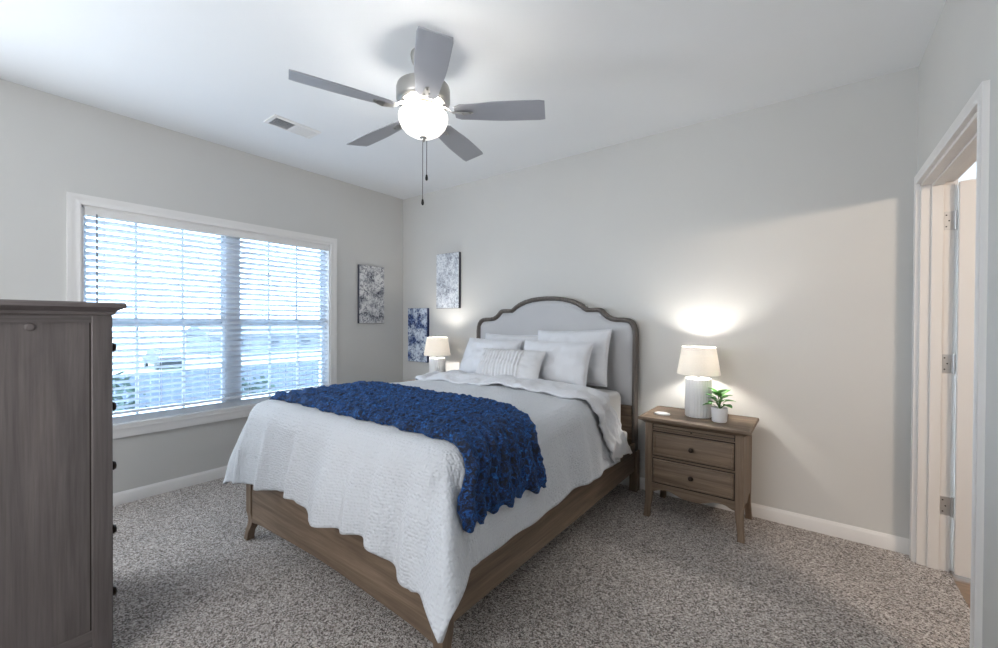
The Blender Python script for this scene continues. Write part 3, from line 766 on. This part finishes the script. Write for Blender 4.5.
for k in range(16):
    az = k*2.399+0.9; up = 0.034+0.0068*k; rad = 0.060-0.003*k
    tip = V(math.cos(az)*rad*0.62, math.sin(az)*rad*0.62, 0.075+up*0.8)
    tube(stems, [(0, 0, 0.07), V(tip.x*0.4, tip.y*0.4, 0.07+up*0.5), tip], 0.0018, 6)
    bm = NB(); Lf = 0.058+0.012*rnd.random(); wd = 0.027+0.004*rnd.random(); dr_ = V(math.cos(az), math.sin(az), 0.02+0.07*k).normalized(); side = dr_.cross(V(0, 0, 1)).normalized(); nn_ = side.cross(dr_)
    def lf(u, v):
        a = 2*v-1; prof_ = math.sin(PI*min(1, u**0.8))**0.8 if 0 < u < 1 else 0.02
        curl = -0.018*u*u
        return tip + dr_*(Lf*u) + side*(a*wd*prof_) + nn_*(curl + 0.006*abs(a)*prof_)
    grid(bm, 8, 4, lf); o = obj('leaf', bm, tl.m, pl, sharp=180); md = o.modifiers.new('solid', 'SOLIDIFY'); md.thickness = 0.0012
obj('stem', stems, plain('green_stem', srgb(70, 112, 52), 0.6), pl)

# white oval charger puck
bm = NB(); lathe(bm, [(0.030, 0), (0.042, 0.001), (0.0455, 0.005), (0.044, 0.010), (0.034, 0.0135), (0.012, 0.0145)], n=40, sx=1.15, sy=0.85)
pk = obj('soap_dish', bm, plain('white_puck', srgb(236, 236, 236), 0.4), None, loc=(3.075, -0.315, NZ)); pk.name = 'white_puck'
tag(pk, 'small flat white oval disc lying on the left end of the nightstand top', 'disc')

# ------------------------------------------------------------------ tall chest in the foreground
ang = math.atan2(0.8, -0.6)-PI/2        # local +y points along the camera's forward direction
ch = thing('chest_of_drawers', 'tall weathered grey-brown wooden chest with side panel facing the camera', 'chest of drawers', (1.79, -2.893, 0), 0)
# local frame: front face at y=0 looking +y, side seen at x=0 (body extends to -x), depth to -y
D_, WD, HT = 0.47, 0.82, 1.368
mk = wood('chest_oak_z', srgb(80, 74, 73), srgb(97, 90, 89), srgb(112, 104, 102), 2, 0.5, 0.7)
mkx = wood('chest_oak_x', srgb(80, 74, 73), srgb(97, 90, 89), srgb(112, 104, 102), 1, 0.5, 0.9)
bm = NB()
def tr(e, z): return [(-WD-e, -D_-e, z), (e, -D_-e, z), (e, e, z), (-WD-e, e, z)]
loft(bm, [tr(0.002, HT-0.048), tr(0.006, HT-0.044), tr(0.008, HT-0.034), tr(0.018, HT-0.028), tr(0.028, HT-0.022), tr(0.034, HT-0.018), tr(0.034, HT-0.006), tr(0.031, HT)]); obj('top', bm, mkx, ch, sharp=22)
bm = NB()
for s in (0, -1):
    x0 = -0.008 if s == 0 else -WD+0.008; x1 = -0.03 if s == 0 else -WD+0.03
    box(bm, min(x0, x1), max(x0, x1), -D_+0.055, -0.055, 0.10, HT-0.047)
box(bm, -WD+0.03, -0.03, -D_+0.002, -D_+0.014, 0.10, HT-0.047); box(bm, -WD+0.03, -0.03, -D_+0.014, -0.02, 0.10, 0.12)
obj('side_panel', bm, mk, ch, smooth=False)
bm = NB(); box(bm, -0.0082, -0.0074, -0.0625, -0.057, 0.10, HT-0.047); obj('panel_gap', bm, M_groove, ch, smooth=False)
for (a, b) in ((HT-0.075, HT-0.047), (0.10, 0.16)):
    bm = NB(); box(bm, -0.010, -0.002, -D_+0.056, -0.058, a, b); obj('panel_rail', bm, mkx, ch, smooth=False)
for xx in (0, -WD):
    for yy in (-0.0, -D_):
        bm = NB(); sx = 1 if xx == 0 else -1; sy = 1 if yy == 0 else -1
        wx = 0.05; wy = 0.058
        rings = [[(xx, yy, z), (xx-sx*wx, yy, z), (xx-sx*wx, yy-sy*wy, z), (xx, yy-sy*wy, z)] for z in (HT-0.047, 0.10)]
        rings.append([(xx-sx*0.004, yy-sy*0.004, 0.04), (xx-sx*0.044, yy-sy*0.004, 0.04), (xx-sx*0.044, yy-sy*0.05, 0.04), (xx-sx*0.004, yy-sy*0.05, 0.04)])
        rings.append([(xx+sx*0.006, yy+sy*0.006, 0), (xx-sx*0.034, yy+sy*0.006, 0), (xx-sx*0.034, yy-sy*0.036, 0), (xx+sx*0.006, yy-sy*0.036, 0)])
        loft(bm, rings); obj('corner_post', bm, mk, ch, sharp=35, bevel=0.004)
zs_ = [0.10, 0.33, 0.60, 0.84, 1.075, 1.312]
for k in range(5):
    bm = NB(); a, b = zs_[k]+0.005, zs_[k+1]-0.005
    box(bm, -WD+0.054, -0.054, -0.02, 0.002, a, b); dd = obj('drawer', bm, mkx, ch, smooth=False, bevel=0.004)
    for q in (0.128, WD-0.128):
        bm = NB(); lathe(bm, [(0.006, 0), (0.006, 0.012), (0.015, 0.016), (0.018, 0.022), (0.014, 0.029), (0.004, 0.032)], n=18)
        bmesh.ops.rotate(bm, verts=bm.verts[:], matrix=Matrix.Rotation(-PI/2, 3, 'X')); bmesh.ops.translate(bm, verts=bm.verts[:], vec=V(-q, 0.002, (a+b)/2)); obj('knob', bm, M_bronze, dd)
# small oval wooden peg cover on the side panel
bm = NB(); lathe(bm, [(0.012, 0), (0.0135, 0.002), (0.012, 0.005), (0.008, 0.006)], n=24, sx=1, sy=1.0)
bmesh.ops.rotate(bm, verts=bm.verts[:], matrix=Matrix.Rotation(PI/2, 3, 'Z')); bmesh.ops.rotate(bm, verts=bm.verts[:], matrix=Matrix.Rotation(PI/2, 3, 'Y')); bmesh.ops.translate(bm, verts=bm.verts[:], vec=V(-0.009, -0.207, 1.278))
obj('round_knob', bm, mk, ch, sharp=50)

# ------------------------------------------------------------------ outside the window
bm = NB(); box(bm, -140, -0.6, -90, 120, -2.9, -2.6)
tg = NT('lawn_and_drive'); v_ = tg.coords(); tg.setp(Base_Color=tg.ramp(tg.noise(v_, 0.35, 4), [(0.4, srgb(104, 114, 96)), (0.6, srgb(140, 142, 140))]), Roughness=1)
o = struct('ground', bm, tg.m, smooth=False)
hs = thing('neighbour_house', 'pale neighbouring house with grey roof seen through the blind', 'house', (-52, 22, -2.6))
M_sid = plain('pale_siding', srgb(96, 102, 112), 0.8); M_roof = plain('grey_shingles', srgb(78, 84, 94), 0.9)
bm = NB(); box(bm, -4, 4, -8, 8, 0, 2.2); obj('house_wall', bm, M_sid, hs, smooth=False)
bm = NB(); prism(bm, [(-4.6, 2.15), (4.6, 2.15), (0, 3.3)], 1, -8.4, 8.4); obj('roof', bm, M_roof, hs, smooth=False)
for y in (-5.5, -1.5, 2.5, 5.8):
    bm = NB(); box(bm, 3.98, 4.06, y-0.6, y+0.6, 0.7, 1.7); obj('house_window', bm, plain('dark_glass', srgb(40, 48, 58), 0.2), hs, smooth=False)
fc = thing('yard_fence', 'grey-blue board fence outside seen through the lower blind', 'fence', (-8.0, -0.6, -2.6))
bm = NB()
for k in [q for q in range(56) if not 47 < q < 51]: box(bm, -0.012, 0.012, -5.5+k*0.2, -5.5+k*0.2+0.19, 0.0, 2.7)
obj('fence_boards', bm, plain('fence_grey', srgb(66, 76, 92), 0.8), fc, smooth=False)
bm = NB(); box(bm, -0.05, -0.012, -5.5, 5.7, 0.25, 0.33); box(bm, -0.05, -0.012, -5.5, 5.7, 1.4, 1.5); obj('fence_rail', bm, M_sid, fc, smooth=False)
def shrub(label, x, y, z, r, n, seed):
    rn = random.Random(seed); bm = NB()
    for i in range(n):
        p = V(rn.gauss(0, 1), rn.gauss(0, 1), rn.gauss(0, 1)).normalized()*r*(rn.random()**0.4); p.z = abs(p.z)*2.6+0.15
        a = V(rn.gauss(0, 1), rn.gauss(0, 1), rn.gauss(0, 1)).normalized(); b = a.orthogonal().normalized(); s = 0.05+0.05*rn.random()
        vs = [bm.verts.new(p+a*s*1.5), bm.verts.new(p+b*s*0.6), bm.verts.new(p-a*s*1.5), bm.verts.new(p-b*s*0.6)]; bm.faces.new(vs)
    t = thing('garden_shrub', label, 'shrub', (x, y, z), 0, 'shrubs outside the window')
    obj('foliage', bm, plain('shrub_leaf', srgb(30, 52, 40), 0.7, vary=0.3), t, smooth=False)
    bm = NB(); tube(bm, [(0, 0, 0), (0.02, 0, r*0.8)], 0.04, 6); obj('stem', bm, M_groove, t)
shrub('leafy green shrub outside behind the chest end of the window', -6.0, -1.7, -2.6, 1.15, 1100, 2)
shrub('leafy shrub outside seen through the right half of the window', -6.2, 0.9, -2.6, 1.0, 700, 5)
car = thing('parked_car', 'dark parked car outside seen through the lower left of the window', 'car', (-38, 7.3, -2.6), 0)
bm = NB(); prof = [(-2.2, 0.35), (-2.25, 0.75), (-2.0, 0.98), (-1.2, 1.05), (-0.7, 1.5), (0.9, 1.52), (1.6, 1.08), (2.2, 0.95), (2.3, 0.6), (2.25, 0.35)]
prism(bm, prof, 1, -0.85, 0.85); obj('body', bm, plain('car_paint', srgb(24, 28, 34), 0.3), car, sharp=25, bevel=0.05)
for x in (-1.45, 1.45):
    for s in (-0.86, 0.70):
        bm = NB(); lathe(bm, [(0.18, 0), (0.34, 0), (0.34, 0.16), (0.18, 0.16)], n=24); bmesh.ops.rotate(bm, verts=bm.verts[:], matrix=Matrix.Rotation(-PI/2, 3, 'X')); bmesh.ops.translate(bm, verts=bm.verts[:], vec=V(x, s, 0.34)); obj('wheel', bm, M_black, car)

# ------------------------------------------------------------------ lamp in the hall
light('hall_vanity_light', 'AREA', (5.95, -2.35, 2.15), 32, (1.0, 0.82, 0.66), 0.5, 0.15, target=(4.2, -0.6, 1.6))
